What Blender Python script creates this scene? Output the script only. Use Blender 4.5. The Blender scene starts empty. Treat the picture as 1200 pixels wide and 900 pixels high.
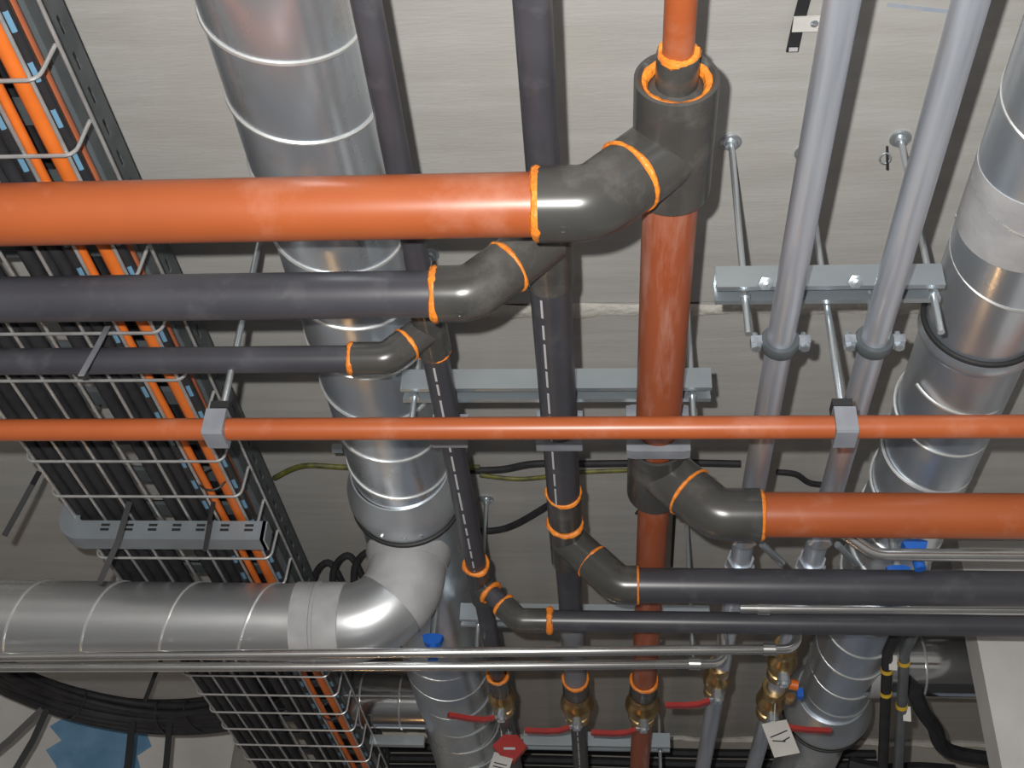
import bpy, math, random
from mathutils import Vector, Matrix
random.seed(7)
V = Vector
SC = bpy.context.scene
COL = SC.collection
PI = math.pi

# ------------------------------------------------------------------ camera
CZ = 1.60                      # eye height above the floor
F = 1420.0                     # focal length in pixels of a 1200 px wide frame
# axes of the place in camera coordinates (right, down, forward)
AX = V((0.99684608, -0.00501231, -0.07920082))
AY = V((0.06711456, 0.58583051, 0.80764983))
AZ = V((0.04235007, -0.81041810, 0.58431925))
def cdir(r, d, f):             # camera-space vector -> world
    c = V((r, d, f)); return V((c.dot(AX), c.dot(AY), c.dot(AZ)))
cam = bpy.data.cameras.new('camera'); cam.sensor_width = 36.0
cam.lens = 36.0 * F / 1200.0; cam.clip_start = 0.02
camo = bpy.data.objects.new('camera', cam); COL.objects.link(camo)
right, down, fwd = cdir(1, 0, 0), cdir(0, 1, 0), cdir(0, 0, 1)
m = Matrix((right, -down, -fwd)).transposed().to_4x4(); m.translation = V((0, 0, CZ))
camo.matrix_world = m
SC.camera = camo

# ------------------------------------------------------------------ world, lights, exposure
SC.view_settings.view_transform = 'Standard'; SC.view_settings.look = 'None'
SC.view_settings.gamma = 1.0; SC.view_settings.exposure = 0.0
SC.view_settings.use_curve_mapping = False
w = bpy.data.worlds.new('world'); SC.world = w; w.use_nodes = True
w.node_tree.nodes['Background'].inputs['Color'].default_value = (0.62, 0.70, 0.83, 1)
w.node_tree.nodes['Background'].inputs['Strength'].default_value = 0.16
def light(name, kind, loc, power, color, radius):
    l = bpy.data.lights.new(name, kind); l.energy = power; l.color = color
    if kind == 'AREA': l.size = radius
    else: l.shadow_soft_size = radius
    o = bpy.data.objects.new(name, l); COL.objects.link(o); o.location = loc
    return o
# the photographer's flash, up and to the left of the lens
light('camera_flash', 'POINT', V((0, 0, CZ)) - right * 0.052 - down * 0.050, 166.0, (1.0, 0.975, 0.93), 0.010)
# a tungsten work lamp standing on the floor further down the room
light('work_lamp', 'POINT', (-0.75, 3.9, 0.7), 6.0, (1.0, 0.55, 0.22), 0.05)

# ------------------------------------------------------------------ materials
MATS = {}
def mat(name, c1, c2=None, rough=0.5, metal=0.0, scale=8.0, stretch=(1, 1, 1), bump=0.0, bscale=60.0,
        r2=None, lo=0.35, hi=0.65, spec=0.5, alpha=None, trans=0.0, c3=None, s3=3.0, lo3=0.55, hi3=0.7, detail=5.0, map3=False):
    m = bpy.data.materials.new(name); m.use_nodes = True
    nt = m.node_tree; N = nt.nodes; L = nt.links; b = N['Principled BSDF']
    b.inputs['Base Color'].default_value = (*c1, 1); b.inputs['Roughness'].default_value = rough
    b.inputs['Metallic'].default_value = metal; b.inputs['Specular IOR Level'].default_value = spec
    if trans: b.inputs['Transmission Weight'].default_value = trans
    tc = N.new('ShaderNodeTexCoord'); mp = N.new('ShaderNodeMapping'); mp.inputs['Scale'].default_value = stretch
    L.new(tc.outputs['Object'], mp.inputs['Vector'])
    if c2:
        n = N.new('ShaderNodeTexNoise'); n.inputs['Scale'].default_value = scale; n.inputs['Detail'].default_value = detail
        L.new(mp.outputs['Vector'], n.inputs['Vector'])
        mr = N.new('ShaderNodeMapRange'); mr.inputs['From Min'].default_value = lo; mr.inputs['From Max'].default_value = hi
        L.new(n.outputs['Fac'], mr.inputs['Value'])
        mx = N.new('ShaderNodeMix'); mx.data_type = 'RGBA'
        mx.inputs['A'].default_value = (*c1, 1); mx.inputs['B'].default_value = (*c2, 1)
        L.new(mr.outputs['Result'], mx.inputs['Factor'])
        out = mx.outputs['Result']
        if c3:
            n3 = N.new('ShaderNodeTexNoise'); n3.inputs['Scale'].default_value = s3; n3.inputs['Detail'].default_value = 7
            n3.inputs['Roughness'].default_value = 0.65
            L.new((mp.outputs['Vector'] if map3 else tc.outputs['Object']), n3.inputs['Vector'])
            mr3 = N.new('ShaderNodeMapRange'); mr3.inputs['From Min'].default_value = lo3; mr3.inputs['From Max'].default_value = hi3
            L.new(n3.outputs['Fac'], mr3.inputs['Value'])
            mx3 = N.new('ShaderNodeMix'); mx3.data_type = 'RGBA'; mx3.inputs['B'].default_value = (*c3, 1)
            L.new(out, mx3.inputs['A']); L.new(mr3.outputs['Result'], mx3.inputs['Factor']); out = mx3.outputs['Result']
        L.new(out, b.inputs['Base Color'])
        if r2 is not None:
            rr = N.new('ShaderNodeMapRange'); rr.inputs['To Min'].default_value = rough; rr.inputs['To Max'].default_value = r2
            L.new(mr.outputs['Result'], rr.inputs['Value']); L.new(rr.outputs['Result'], b.inputs['Roughness'])
    if bump:
        nb = N.new('ShaderNodeTexNoise'); nb.inputs['Scale'].default_value = bscale; nb.inputs['Detail'].default_value = 4
        L.new(mp.outputs['Vector'], nb.inputs['Vector'])
        bp = N.new('ShaderNodeBump'); bp.inputs['Strength'].default_value = bump; bp.inputs['Distance'].default_value = 0.01
        L.new(nb.outputs['Fac'], bp.inputs['Height']); L.new(bp.outputs['Normal'], b.inputs['Normal'])
    MATS[name] = m
    return m
CONC = mat('board_marked_concrete', (.445, .438, .424), (.395, .387, .370), .9, scale=5, stretch=(.7, 6, 1), bump=.10, bscale=40, c3=(.40, .382, .350), s3=2.6, lo3=.50, hi3=.80)
CONC2 = mat('grey_concrete', (.36, .345, .315), (.27, .255, .23), .9, scale=3, bump=.15, bscale=30)
MORTAR = mat('joint_mortar', (.62, .60, .55), (.46, .44, .40), .95, scale=18, bump=.5, bscale=60)
FLOOR = mat('floor_screed', (.16, .16, .165), (.11, .11, .115), .8, scale=2)
PLASTER = mat('white_plaster', (.62, .61, .60), (.52, .51, .50), .85, scale=5, bump=.05)
BLUEPAINT = mat('blue_paint', (.10, .24, .40), (.16, .32, .50), .7, scale=14)
ORANGE = mat('orange_pipe_plastic', (.355, .088, .026), (.325, .078, .024), .36, scale=5, c3=(.46, .20, .135), s3=7.5, lo3=.54, hi3=.86)
ORANGE2 = mat('dusty_orange_pipe_plastic', (.345, .084, .030), (.31, .074, .027), .42, scale=7, stretch=(1, .14, 1), c3=(.50, .28, .22), s3=30, lo3=.48, hi3=.82, map3=True)
SEAL = mat('orange_sealant', (.85, .27, .03), (.70, .19, .02), .45, scale=40, bump=.5, bscale=90)
BLACKP = mat('black_pipe_plastic', (.056, .056, .067), (.044, .044, .053), .36, scale=8, c3=(.095, .095, .105), s3=14, lo3=.55, hi3=.8)
BLACKF = mat('black_fitting_plastic', (.048, .047, .045), (.060, .058, .055), .27, scale=14, c3=(.15, .145, .135), s3=11, lo3=.52, hi3=.90)
WHITEINK = mat('white_print_ink', (.50, .50, .52), rough=.6)
ZINC = mat('galvanised_duct', (.76, .82, .88), (.46, .52, .60), .25, metal=.85, scale=7, stretch=(1, .35, 1), r2=.42, bump=.006, bscale=14, c3=(.60, .55, .51), s3=6, lo3=.52, hi3=.74)
ZINCX = mat('galvanised_branch_duct', (.76, .77, .78), (.55, .57, .60), .24, metal=.82, scale=7, stretch=(.35, 1, 1), r2=.40, bump=.006, bscale=14, c3=(.62, .61, .58), s3=5, lo3=.55, hi3=.8)
SHINY = mat('bright_new_duct', (.70, .71, .72), (.60, .61, .63), .14, metal=.96, scale=6)
FLANGE = mat('spun_zinc_flange', (.66, .70, .74), (.56, .60, .64), .40, metal=.75, scale=8)
BRKT = mat('dull_galvanised_bracket', (.30, .34, .38), (.24, .27, .30), .5, metal=.5, scale=10)
SEAM = mat('bright_seam', (.80, .82, .82), rough=.35, metal=.75)
MASTIC = mat('grey_duct_mastic', (.42, .42, .43), (.33, .33, .34), .6, scale=16, bump=.1)
RUBBER = mat('black_rubber', (.018, .018, .020), rough=.55)
STEEL = mat('galvanised_strut', (.54, .60, .64), (.43, .49, .54), .34, metal=.82, scale=16, stretch=(.3, 1, 1), r2=.5)
CONDUIT = mat('galvanised_tube', (.58, .63, .71), (.37, .40, .46), .38, metal=.65, scale=34, stretch=(1, .05, 1), lo=.40, hi=.62, c3=(.50, .45, .42), s3=30, lo3=.56, hi3=.70, map3=True)
ROD = mat('zinc_rod', (.66, .72, .76), rough=.28, metal=.85)
CHROME = mat('steel_tube', (.66, .66, .65), (.56, .56, .56), .24, metal=.9, scale=9)
CLIP = mat('grey_clip_plastic', (.24, .26, .29), (.19, .20, .23), .4, scale=20)
BRASS = mat('brass', (.52, .36, .16), (.36, .24, .10), .30, metal=.85, scale=40)
RED = mat('red_lever_enamel', (.40, .035, .030), (.33, .03, .028), .40, scale=20)
BLUE = mat('blue_handle_plastic', (.015, .12, .52), rough=.4)
WIRE = mat('bright_basket_wire', (.56, .56, .56), (.42, .42, .42), .38, metal=.6, scale=30)
DARKTRAY = mat('dark_galvanised_tray', (.13, .145, .155), (.085, .10, .11), .5, metal=.3, scale=14)
BCABLE = mat('black_cable_sheath', (.020, .020, .023), (.030, .030, .034), .62, scale=30, spec=.3)
OCABLE = mat('orange_cable_sheath', (.72, .17, .025), (.62, .14, .02), .45, scale=20)
RCABLE = mat('rust_orange_cable_sheath', (.44, .13, .06), (.36, .11, .05), .5, scale=20)
YCABLE = mat('yellow_green_wire', (.20, .19, .03), (.04, .05, .02), .5, scale=30)
PAPER = mat('white_paper_tag', (.66, .65, .62), (.58, .57, .55), .8, scale=20)
INK = mat('black_ink', (.02, .02, .02), rough=.7)
YTAPE = mat('yellow_tape', (.60, .38, .03), rough=.5)
BLUECHALK = mat('blue_chalk', (.30, .35, .44), (.38, .40, .43), .95, scale=40)
def dash_mat(name, ink, period, duty):
    m = mat(name, (.022, .022, .025), rough=.45); nt = m.node_tree; N = nt.nodes; L = nt.links; b = N['Principled BSDF']
    tc = N.new('ShaderNodeTexCoord'); sp = N.new('ShaderNodeSeparateXYZ'); L.new(tc.outputs['Object'], sp.inputs[0])
    def mth(op, a, v):
        n = N.new('ShaderNodeMath'); n.operation = op; L.new(a, n.inputs[0]); n.inputs[1].default_value = v; return n.outputs[0]
    fr = mth('FRACT', mth('DIVIDE', sp.outputs['Y'], period), 0)
    a = mth('LESS_THAN', fr, duty)
    z = mth('LESS_THAN', sp.outputs['Z'], -0.0055); x = mth('LESS_THAN', mth('ABSOLUTE', mth('SUBTRACT', sp.outputs['X'], 0.003), 0), 0.0032)
    def mul(p, q):
        n = N.new('ShaderNodeMath'); n.operation = 'MULTIPLY'; L.new(p, n.inputs[0]); L.new(q, n.inputs[1]); return n.outputs[0]
    k = mul(mul(a, z), x)
    mx = N.new('ShaderNodeMix'); mx.data_type = 'RGBA'; mx.inputs['A'].default_value = (.022, .022, .025, 1); mx.inputs['B'].default_value = (*ink, 1)
    L.new(k, mx.inputs['Factor']); L.new(mx.outputs['Result'], b.inputs['Base Color'])
    return m
DASH = dash_mat('black_cable_with_blue_print', (.13, .27, .40), .075, .40)

# ------------------------------------------------------------------ mesh helpers
def H(x, y, h): return V((x, y, CZ + h))            # h = height above the lens
def frame(t):
    t = t.normalized(); a = V((0, 0, 1)) if abs(t.z) < .9 else V((1, 0, 0))
    u = a.cross(t).normalized(); return u, t.cross(u).normalized()
class MB:
    def __init__(s): s.v = []; s.f = []
    def _ring(s, c, u, w_, r, n, ry=None):
        k = len(s.v); ry = r if ry is None else ry
        for i in range(n):
            a = 2 * PI * i / n; s.v.append(c + u * (math.cos(a) * r) + w_ * (math.sin(a) * ry))
        return k
    def _bridge(s, a, b, n):
        for i in range(n):
            j = (i + 1) % n; s.f.append((a + i, a + j, b + j, b + i))
    def tube(s, pts, r, n=20, caps=True, closed=False, ry=None):
        pts = [V(p) for p in pts]; N = len(pts); rr = r if isinstance(r, (list, tuple)) else [r] * N
        tang = []
        for i in range(N):
            a = pts[(i - 1) % N] if closed or i > 0 else pts[i]; b = pts[(i + 1) % N] if closed or i < N - 1 else pts[i]
            tang.append((b - a).normalized())
        u, w_ = frame(tang[0]); ks = []
        for i in range(N):
            t = tang[i]; u = (u - t * u.dot(t)).normalized(); w_ = t.cross(u)
            ks.append(s._ring(pts[i], u, w_, rr[i], n, None if ry is None else ry))
        for i in range(N - 1): s._bridge(ks[i], ks[i + 1], n)
        if closed: s._bridge(ks[-1], ks[0], n)
        elif caps:
            s.f.append(tuple(ks[0] + i for i in reversed(range(n)))); s.f.append(tuple(ks[-1] + i for i in range(n)))
        return s
    def lathe(s, p0, axis, prof, n=32, closed=False):
        p0 = V(p0); t = V(axis).normalized(); u, w_ = frame(t); ks = []
        for (d, r) in prof:
            if r < 1e-6: s.v.append(p0 + t * d); ks.append((len(s.v) - 1,))
            else: ks.append(s._ring(p0 + t * d, u, w_, r, n))
        seq = list(zip(ks[:-1], ks[1:])) + ([(ks[-1], ks[0])] if closed else [])
        for a, b in seq:
            ai, bi = isinstance(a, tuple), isinstance(b, tuple)
            if ai and bi: continue
            if ai: s.f += [(a[0], b + (i + 1) % n, b + i)[::-1] for i in range(n)]
            elif bi: s.f += [(a + i, a + (i + 1) % n, b[0]) for i in range(n)]
            else: s._bridge(a, b, n)
        return s
    def box(s, c, size, M=None):
        c = V(c); x, y, z = [q / 2 for q in size]; k = len(s.v)
        for dx, dy, dz in ((-x, -y, -z), (x, -y, -z), (x, y, -z), (-x, y, -z), (-x, -y, z), (x, -y, z), (x, y, z), (-x, y, z)):
            p = V((dx, dy, dz)); s.v.append(c + (M @ p if M else p))
        s.f += [tuple(k + i for i in q) for q in ((0, 3, 2, 1), (4, 5, 6, 7), (0, 1, 5, 4), (1, 2, 6, 5), (2, 3, 7, 6), (3, 0, 4, 7))]
        return s
    def prism(s, poly, a, b):        # closed polygon of offset vectors swept from point a to b
        n = len(poly); k = len(s.v); a, b = V(a), V(b)
        s.v += [a + V(p) for p in poly] + [b + V(p) for p in poly]
        for i in range(n):
            j = (i + 1) % n; s.f.append((k + i, k + j, k + n + j, k + n + i))
        s.f.append(tuple(k + i for i in reversed(range(n)))); s.f.append(tuple(k + n + i for i in range(n)))
        return s
    def strip(s, pts, wid, th):      # flat strap along pts; wid = width vector
        wv = V(wid); pts = [V(p) for p in pts]; ks = []
        for i, p in enumerate(pts):
            t = (pts[min(i + 1, len(pts) - 1)] - pts[max(i - 1, 0)]).normalized(); nn = t.cross(wv).normalized() * (th / 2); k = len(s.v)
            s.v += [p - wv / 2 - nn, p + wv / 2 - nn, p + wv / 2 + nn, p - wv / 2 + nn]; ks.append(k)
        for a, b in zip(ks[:-1], ks[1:]): s._bridge(a, b, 4)
        s.f.append(tuple(ks[0] + i for i in (3, 2, 1, 0))); s.f.append(tuple(ks[-1] + i for i in range(4)))
        return s
    def torus(s, c, axis, R, r, n=36, k=8, wob=0.0):
        u, w_ = frame(V(axis)); c = V(c); pts = []; rr = []
        for i in range(n):
            a = 2 * PI * i / n; q = 1 + wob * math.sin(3 * a + R * 900) * .6 + wob * random.uniform(-.5, .5)
            pts.append(c + u * (math.cos(a) * R) + w_ * (math.sin(a) * R)); rr.append(r * q)
        return s.tube(pts, rr, k, closed=True)
    def obj(s, name, material, parent=None, angle=38):
        o_ = parent_loc(parent); me = bpy.data.meshes.new(name)
        me.from_pydata([tuple(p - o_) for p in s.v], [], s.f)
        me.polygons.foreach_set('use_smooth', [True] * len(me.polygons))
        me.set_sharp_from_angle(angle=math.radians(angle)); me.materials.append(material); me.update()
        o = bpy.data.objects.new(name, me); COL.objects.link(o)
        if parent is not None: o.parent = parent
        o['_o'] = tuple(o_)
        return o
def parent_loc(p):
    l = V((0, 0, 0))
    while p is not None: l = l + p.location; p = p.parent
    return l
def solid(s, name, material, label, cat, loc, group=None, angle=38):   # a thing that is one mesh, origin at loc
    loc = V(loc); s.v = [p - loc for p in s.v]; o = s.obj(name, material, None, angle); o.location = loc
    return tag(o, label, cat, group)
def tag(o, label=None, cat=None, group=None, kind=None):
    if label: o['label'] = label
    if cat: o['category'] = cat
    if group: o['group'] = group
    if kind: o['kind'] = kind
    return o
def thing(name, label, cat, loc, group=None):
    o = bpy.data.objects.new(name, None); COL.objects.link(o); o.location = V(loc); o.empty_display_size = .05
    return tag(o, label, cat, group)
def struct(s, name, material, parent=None):
    o = s.obj(name, material, parent)
    if parent is None: o['kind'] = 'structure'
    return o
def bend(p0, c, p1, rad, n=10):      # polyline p0 -> corner c -> p1 with a fillet
    p0, c, p1 = V(p0), V(c), V(p1); a = (p0 - c).normalized(); b = (p1 - c).normalized()
    ang = a.angle(b); d = rad / math.tan(ang / 2); s, e = c + a * d, c + b * d
    bis = (a + b).normalized(); o = c + bis * (rad / math.sin(ang / 2)); u = (s - o); w_ = (e - o); th = u.angle(w_); out = [p0]
    for i in range(n + 1):
        t = i / n; out.append(o + (u * math.sin((1 - t) * th) + w_ * math.sin(t * th)) / math.sin(th))
    return out + [p1]
def circle_arc(c, u, w_, R, a0, a1, n): return [V(c) + V(u) * (R * math.cos(a0 + (a1 - a0) * i / n)) + V(w_) * (R * math.sin(a0 + (a1 - a0) * i / n)) for i in range(n + 1)]

# ------------------------------------------------------------------ the setting
HC = 1.51                                            # ceiling height above the lens
struct(MB().box(H(0, -.065, HC + .1), (7, 3.77, .2)), 'ceiling', CONC)
struct(MB().box(H(0, 3.63, HC + .103), (7, 3.6, .206)), 'ceiling', CONC)
jm = MB(); xs = [-3.5 + i * .05 for i in range(141)]
jm.tube([H(x, 1.842 + random.uniform(-.003, .003), HC - .001) for x in xs], [.019 + random.uniform(-.006, .006) for x in xs], 6, ry=.005)
struct(jm, 'trim_1', MORTAR)
struct(MB().box((0, 2.0, -.05), (7, 8, .1)), 'floor', FLOOR)
struct(MB().box((3.55, 2.0, 1.6), (.1, 8, 3.4)), 'wall_far_right', PLASTER)
struct(MB().box((-3.55, 2.0, 1.6), (.1, 8, 3.4)), 'wall_far_left', PLASTER)
wb = struct(MB().box((.9, 4.31, 2.80), (4.6, .2, .9)), 'wall_back', CONC2)
struct(MB().box((0, -1.95, 1.6), (7, .1, 3.4)), 'wall_light_limiter', PLASTER)  # unseen wall behind the camera, added to limit the sky light
lip = MB(); lip.tube([H(-.9 + i * .05, 4.205, HC - .01 + random.uniform(-.004, .004)) for i in range(60)], [.012 + random.uniform(-.004, .004) for i in range(60)], 6)
struct(lip, 'trim_2', MORTAR)
struct(MB().box((1.64, 2.815, 1.6), (1.53, .09, 3.2)), 'wall_right', PLASTER)
# whitewashed pier on the left, turned a little
a, b = H(-2.6, 3.53, 0), H(-1.33, 4.16, 0); ex = (b - a).normalized(); ey = V((-ex.y, ex.x, 0))
MW = Matrix((ex, ey, V((0, 0, 1)))).transposed()
mid = (a + b) / 2 + ey * .15; mid.z = 1.58
wl = struct(MB().box(mid, ((b - a).length, .3, 3.16), MW), 'wall_left', PLASTER)
pp = MB(); outl = []
px0 = 1.24
for x, z in ((0, .0), (.03, -.03), (-.02, -.07), (.04, -.11), (-.01, -.15), (.05, -.2), (-.02, -.26), (.03, -.33), (.0, -.45), (.34, -.45), (.32, -.33), (.36, -.28), (.33, -.21), (.38, -.17), (.35, -.12), (.40, -.08), (.37, -.04), (.41, 0)):
    outl.append(ex * (x * .82) + V((0, 0, z)))
base = a + ex * (px0 - .43); base.z = CZ + HC - .05
pp.prism(outl[::-1], base - ey * .001, base + ey * .004)
tag(pp.obj('paint_patch', BLUEPAINT, wl), 'ragged blue paint patch on the white pier')

# ------------------------------------------------------------------ the three plastic pipelines
DL, DR = V((-1, 0, -1)).normalized(), V((1, 0, -1)).normalized()
AXY = V((0, 1, 0))
def bead(parent, c, axis, R, r=.0045, name='sealant_bead'):
    o = MB().torus(c, axis, R, r, wob=.35).obj(name, SEAL, parent); return o
def marking(parent, x, h, r, y0, y1, ang, dash=.05, gap=.016, wid=.0035):
    s = MB(); y = y0; u = V((math.sin(ang), 0, -math.cos(ang))); t = V((math.cos(ang), 0, math.sin(ang)))
    k = 0
    while y < y1:
        e = min(y + dash * random.uniform(.5, 1.3), y1); c = H(x, y, h) + u * (r + .0004); d = H(x, e, h) + u * (r + .0004)
        s.strip([c, d], t * wid, .0006); y = e + gap * random.uniform(.5, 1.2)
    o = s.obj('printed_marking', WHITEINK, parent); o['kind'] = 'stuff'; tag(o, 'white dashed lettering line printed along the pipe')
def pipe(parent, p0, p1, r, m_, name='pipe', n=36):
    return MB().tube([p0, p1], r, n).obj(name, m_, parent)
def tee(parent, x, h, yc, ya, yb, r, br, bl, d, m_=BLACKF):
    wall = r * .09
    t = MB().lathe(H(x, ya, h), AXY, [(.006, r - wall * 2.2), (0, r - wall), (0.001, r), (yb - ya - .002, r), (yb - ya, r - wall), (yb - ya - .004, r - wall * 2.2)], 40).obj('tee_fitting', m_, parent)
    s = MB().lathe(H(x, yc, h), d, [(0, br), (bl - .001, br), (bl, br - .002), (bl, .001)], 40).obj('branch_socket', m_, t)
    return t
def elbow(parent, start, corner, end, r, rad, m_=BLACKF):
    pts = bend(start, corner, end, rad, 14); e = (V(end) - V(pts[-2])).normalized(); s = (V(pts[1]) - V(start)).normalized()
    o = MB().tube(pts, r, 40).obj('elbow_fitting', m_, parent)
    return o
# --- large orange line
X, h, hl = .083, 1.145, 1.045
P = thing('orange_pipeline', 'large orange plastic pipeline with black tees branching left and right', 'pipeline', H(X, 1.8, h))
Y1 = 1.070; c1 = V(H(X, Y1, h))
pipe(P, H(X, .35, h), H(X, .935, h), .0187, ORANGE)
bead(P, H(X, .929, h), AXY, .0195, .0065)
MB().lathe(H(X, .927, h), AXY, [(0, .019), (.001, .0255), (.045, .0255), (.050, .034), (.056, .036), (.06, .002)], 36).obj('reducer', BLACKF, P)
tee(P, X, h, Y1, .962, 1.148, .0510, .0478, .078, DL)
bead(P, H(X, .974, h), AXY, .0410, .0072)
seam1 = c1 + DL * .078
bead(P, seam1, DL, .0462, .0042)
elbow(P, seam1, H(X - (h - hl), Y1, hl), H(-.083, Y1, hl), .0470, .051)
bead(P, H(-.086, Y1, hl), (1, 0, 0), .0415, .006)
pipe(P, H(-1.75, Y1 + .006, hl), H(-.080, Y1, hl), .0400, ORANGE, n=48)
MB().torus(H(-.045, Y1, hl) + V((-.008, -.004, -.0467)), (0, -.08, -1), .0042, .0012, 16, 6).obj('moulding_mark', BLACKF, P)
pipe(P, H(X, 1.14, h), H(X, 1.77, h), .0372, ORANGE2, n=48)
Y2 = 1.828; c2 = H(X, Y2, h)
tee(P, X, h, Y2, 1.752, 1.918, .0500, .0465, .078, DR)
seam2 = c2 + DR * .078; bead(P, seam2, DR, .0456, .0030)
elbow(P, seam2, H(X + h - hl, Y2, hl), H(.256, Y2, hl), .0455, .050)
bead(P, H(.2585, Y2, hl), (1, 0, 0), .0402, .0045)
pipe(P, H(.253, Y2, hl), H(1.6, Y2 + .008, hl), .0388, ORANGE, n=48)
pipe(P, H(X, 1.91, h), H(X, 2.83, h), .0292, ORANGE2)
bead(P, H(X, 2.805, h), AXY, .0300, .0055)
MB().lathe(H(X, 2.805, h), AXY, [(0, .028), (.002, .0345), (.09, .0345), (.10, .030), (.13, .026)], 36).obj('threaded_collar', BLACKF, P)
pipe(P, H(X, 3.03, h), H(X, 4.2, h), .0270, ORANGE2)
# --- medium black line
X = -.083
P = thing('black_pipeline', 'medium black plastic pipeline in the middle with elbows to both sides', 'pipeline', H(X, 1.8, h))
Y1 = 1.237
pipe(P, H(X, .35, h), H(X, 1.2, h), .0226, BLACKP)
tee(P, X, h, Y1, 1.155, 1.33, .0345, .0375, .075, DL)
s1 = H(X, Y1, h) + DL * .075; bead(P, s1, DL, .0365, .0036)
elbow(P, s1, H(X - .1, Y1, hl), H(-.228, Y1, hl), .0382, .042)
bead(P, H(-.231, Y1, hl), (1, 0, 0), .0338, .0055)
pipe(P, H(-1.75, Y1 + .006, hl), H(-.225, Y1, hl), .0320, BLACKP, n=48)
MB().torus(H(-.215, Y1, hl) + V((.02, -.003, -.0379)), (0, -.08, -1), .0040, .0011, 16, 6).obj('moulding_mark', BLACKF, P)
pipe(P, H(X, 1.31, h), H(X, 1.96, h), .0305, BLACKP, n=48)
marking(P, X, h, .0305, 1.34, 1.93, -.42)
bead(P, H(X, 1.925, h), AXY, .0290, .0055)
MB().lathe(H(X, 1.925, h), AXY, [(0, .028), (.001, .0325), (.095, .0325), (.096, .03)], 36).obj('coupling', BLACKF, P)
bead(P, H(X, 2.036, h), AXY, .0300, .0060)
Y2 = 2.098
tee(P, X, h, Y2, 2.036, 2.19, .0330, .0350, .072, DR)
s2 = H(X, Y2, h) + DR * .072; bead(P, s2, DR, .0342, .0034)
elbow(P, s2, H(X + .1, Y2, hl), H(.052, Y2, hl), .0370, .040)
bead(P, H(.0535, Y2, hl), (1, 0, 0), .0345, .0024)
pipe(P, H(.050, Y2, hl), H(1.6, Y2 + .006, hl), .0332, BLACKP, n=48)
pipe(P, H(X, 2.18, h), H(X, 2.50, h), .0262, BLACKP)
MB().lathe(H(X, 2.47, h), AXY, [(0, .02), (.002, .0275), (.012, .0300), (.05, .0300), (.062, .0275), (.335, .0275), (.337, .02)], 36).obj('grey_sleeve', CLIP, P)
bead(P, H(X, 2.805, h), AXY, .0285, .0055)
MB().lathe(H(X, 2.805, h), AXY, [(0, .026), (.002, .0330), (.10, .0330), (.11, .029), (.14, .024)], 36).obj('threaded_collar', BLACKF, P)
pipe(P, H(X, 3.03, h), H(X, 4.2, h), .0215, BLACKP); marking(P, X, h, 0.0215, 3.08, 3.7, -.1)
# --- small black line
X, hs = -.271, 1.085
P = thing('black_pipeline', 'small thin black plastic pipeline crossing in front of the left round duct', 'pipeline', H(X, 1.8, h))
Y1 = 1.433
pipe(P, H(X, .35, h), H(X, 1.4, h), .0180, BLACKP)
tee(P, X, h, Y1, 1.372, 1.492, .0268, .0250, .046, DL)
s1 = H(X, Y1, h) + DL * .046; bead(P, s1, DL, .0245, .0032)
elbow(P, s1, H(X - .06, Y1, hs), H(-.382, Y1, hs), .0256, .028)
bead(P, H(-.384, Y1, hs), (1, 0, 0), .0218, .0046)
pipe(P, H(-1.75, Y1 + .004, hs), H(-.379, Y1, hs), .0206, BLACKP, n=40)
bead(P, H(X, 1.490, h), AXY, .0232, .0042)
pipe(P, H(X, 1.48, h), H(X, 2.235, h), .0212, BLACKP, n=40); marking(P, X, h, .0212, 1.51, 2.2, -.05)
hr = 1.06; Y2 = 2.292
bead(P, H(X, 2.212, h), AXY, .0232, .0055)
tee(P, X, h, Y2, 2.215, 2.37, .0250, .0235, .036, DR)
s2 = H(X, Y2, h) + DR * .034; bead(P, s2, DR, .0230, .0050)
pipe(P, s2, s2 + DR * .045, .0195, BLACKP); s3 = s2 + DR * .040; bead(P, s3, DR, .0225, .0045)
elbow(P, s3, H(X + .085, Y2, hr), H(-.128, Y2, hr), .0250, .027)
sb = MB().torus(H(-.122, Y2, hr), (1, 0, 0), .0215, .0070, wob=.3); sb.obj('sealant_bead', SEAL, P)
pipe(P, H(-.130, Y2, hr), H(1.6, Y2 + .004, hr), .0218, BLACKP, n=40)
pipe(P, H(X, 2.36, h), H(X, 2.82, h), .0195, BLACKP)
bead(P, H(X, 2.785, h), AXY, .0240, .0045)
MB().lathe(H(X, 2.785, h), AXY, [(0, .022), (.002, .0285), (.09, .0285), (.10, .025), (.13, .02)], 36).obj('threaded_collar', BLACKF, P)
pipe(P, H(X, 3.03, h), H(X, 4.2, h), .0190, BLACKP)

# --- thin orange pipe
solid(MB().tube([H(-1.6, 1.440, .961), H(1.5, 1.429, .959)], .0165, 32), 'orange_pipe', ORANGE, 'thin straight orange pipe running right across in front of everything', 'pipe', H(0, 1.43, .96))

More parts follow.
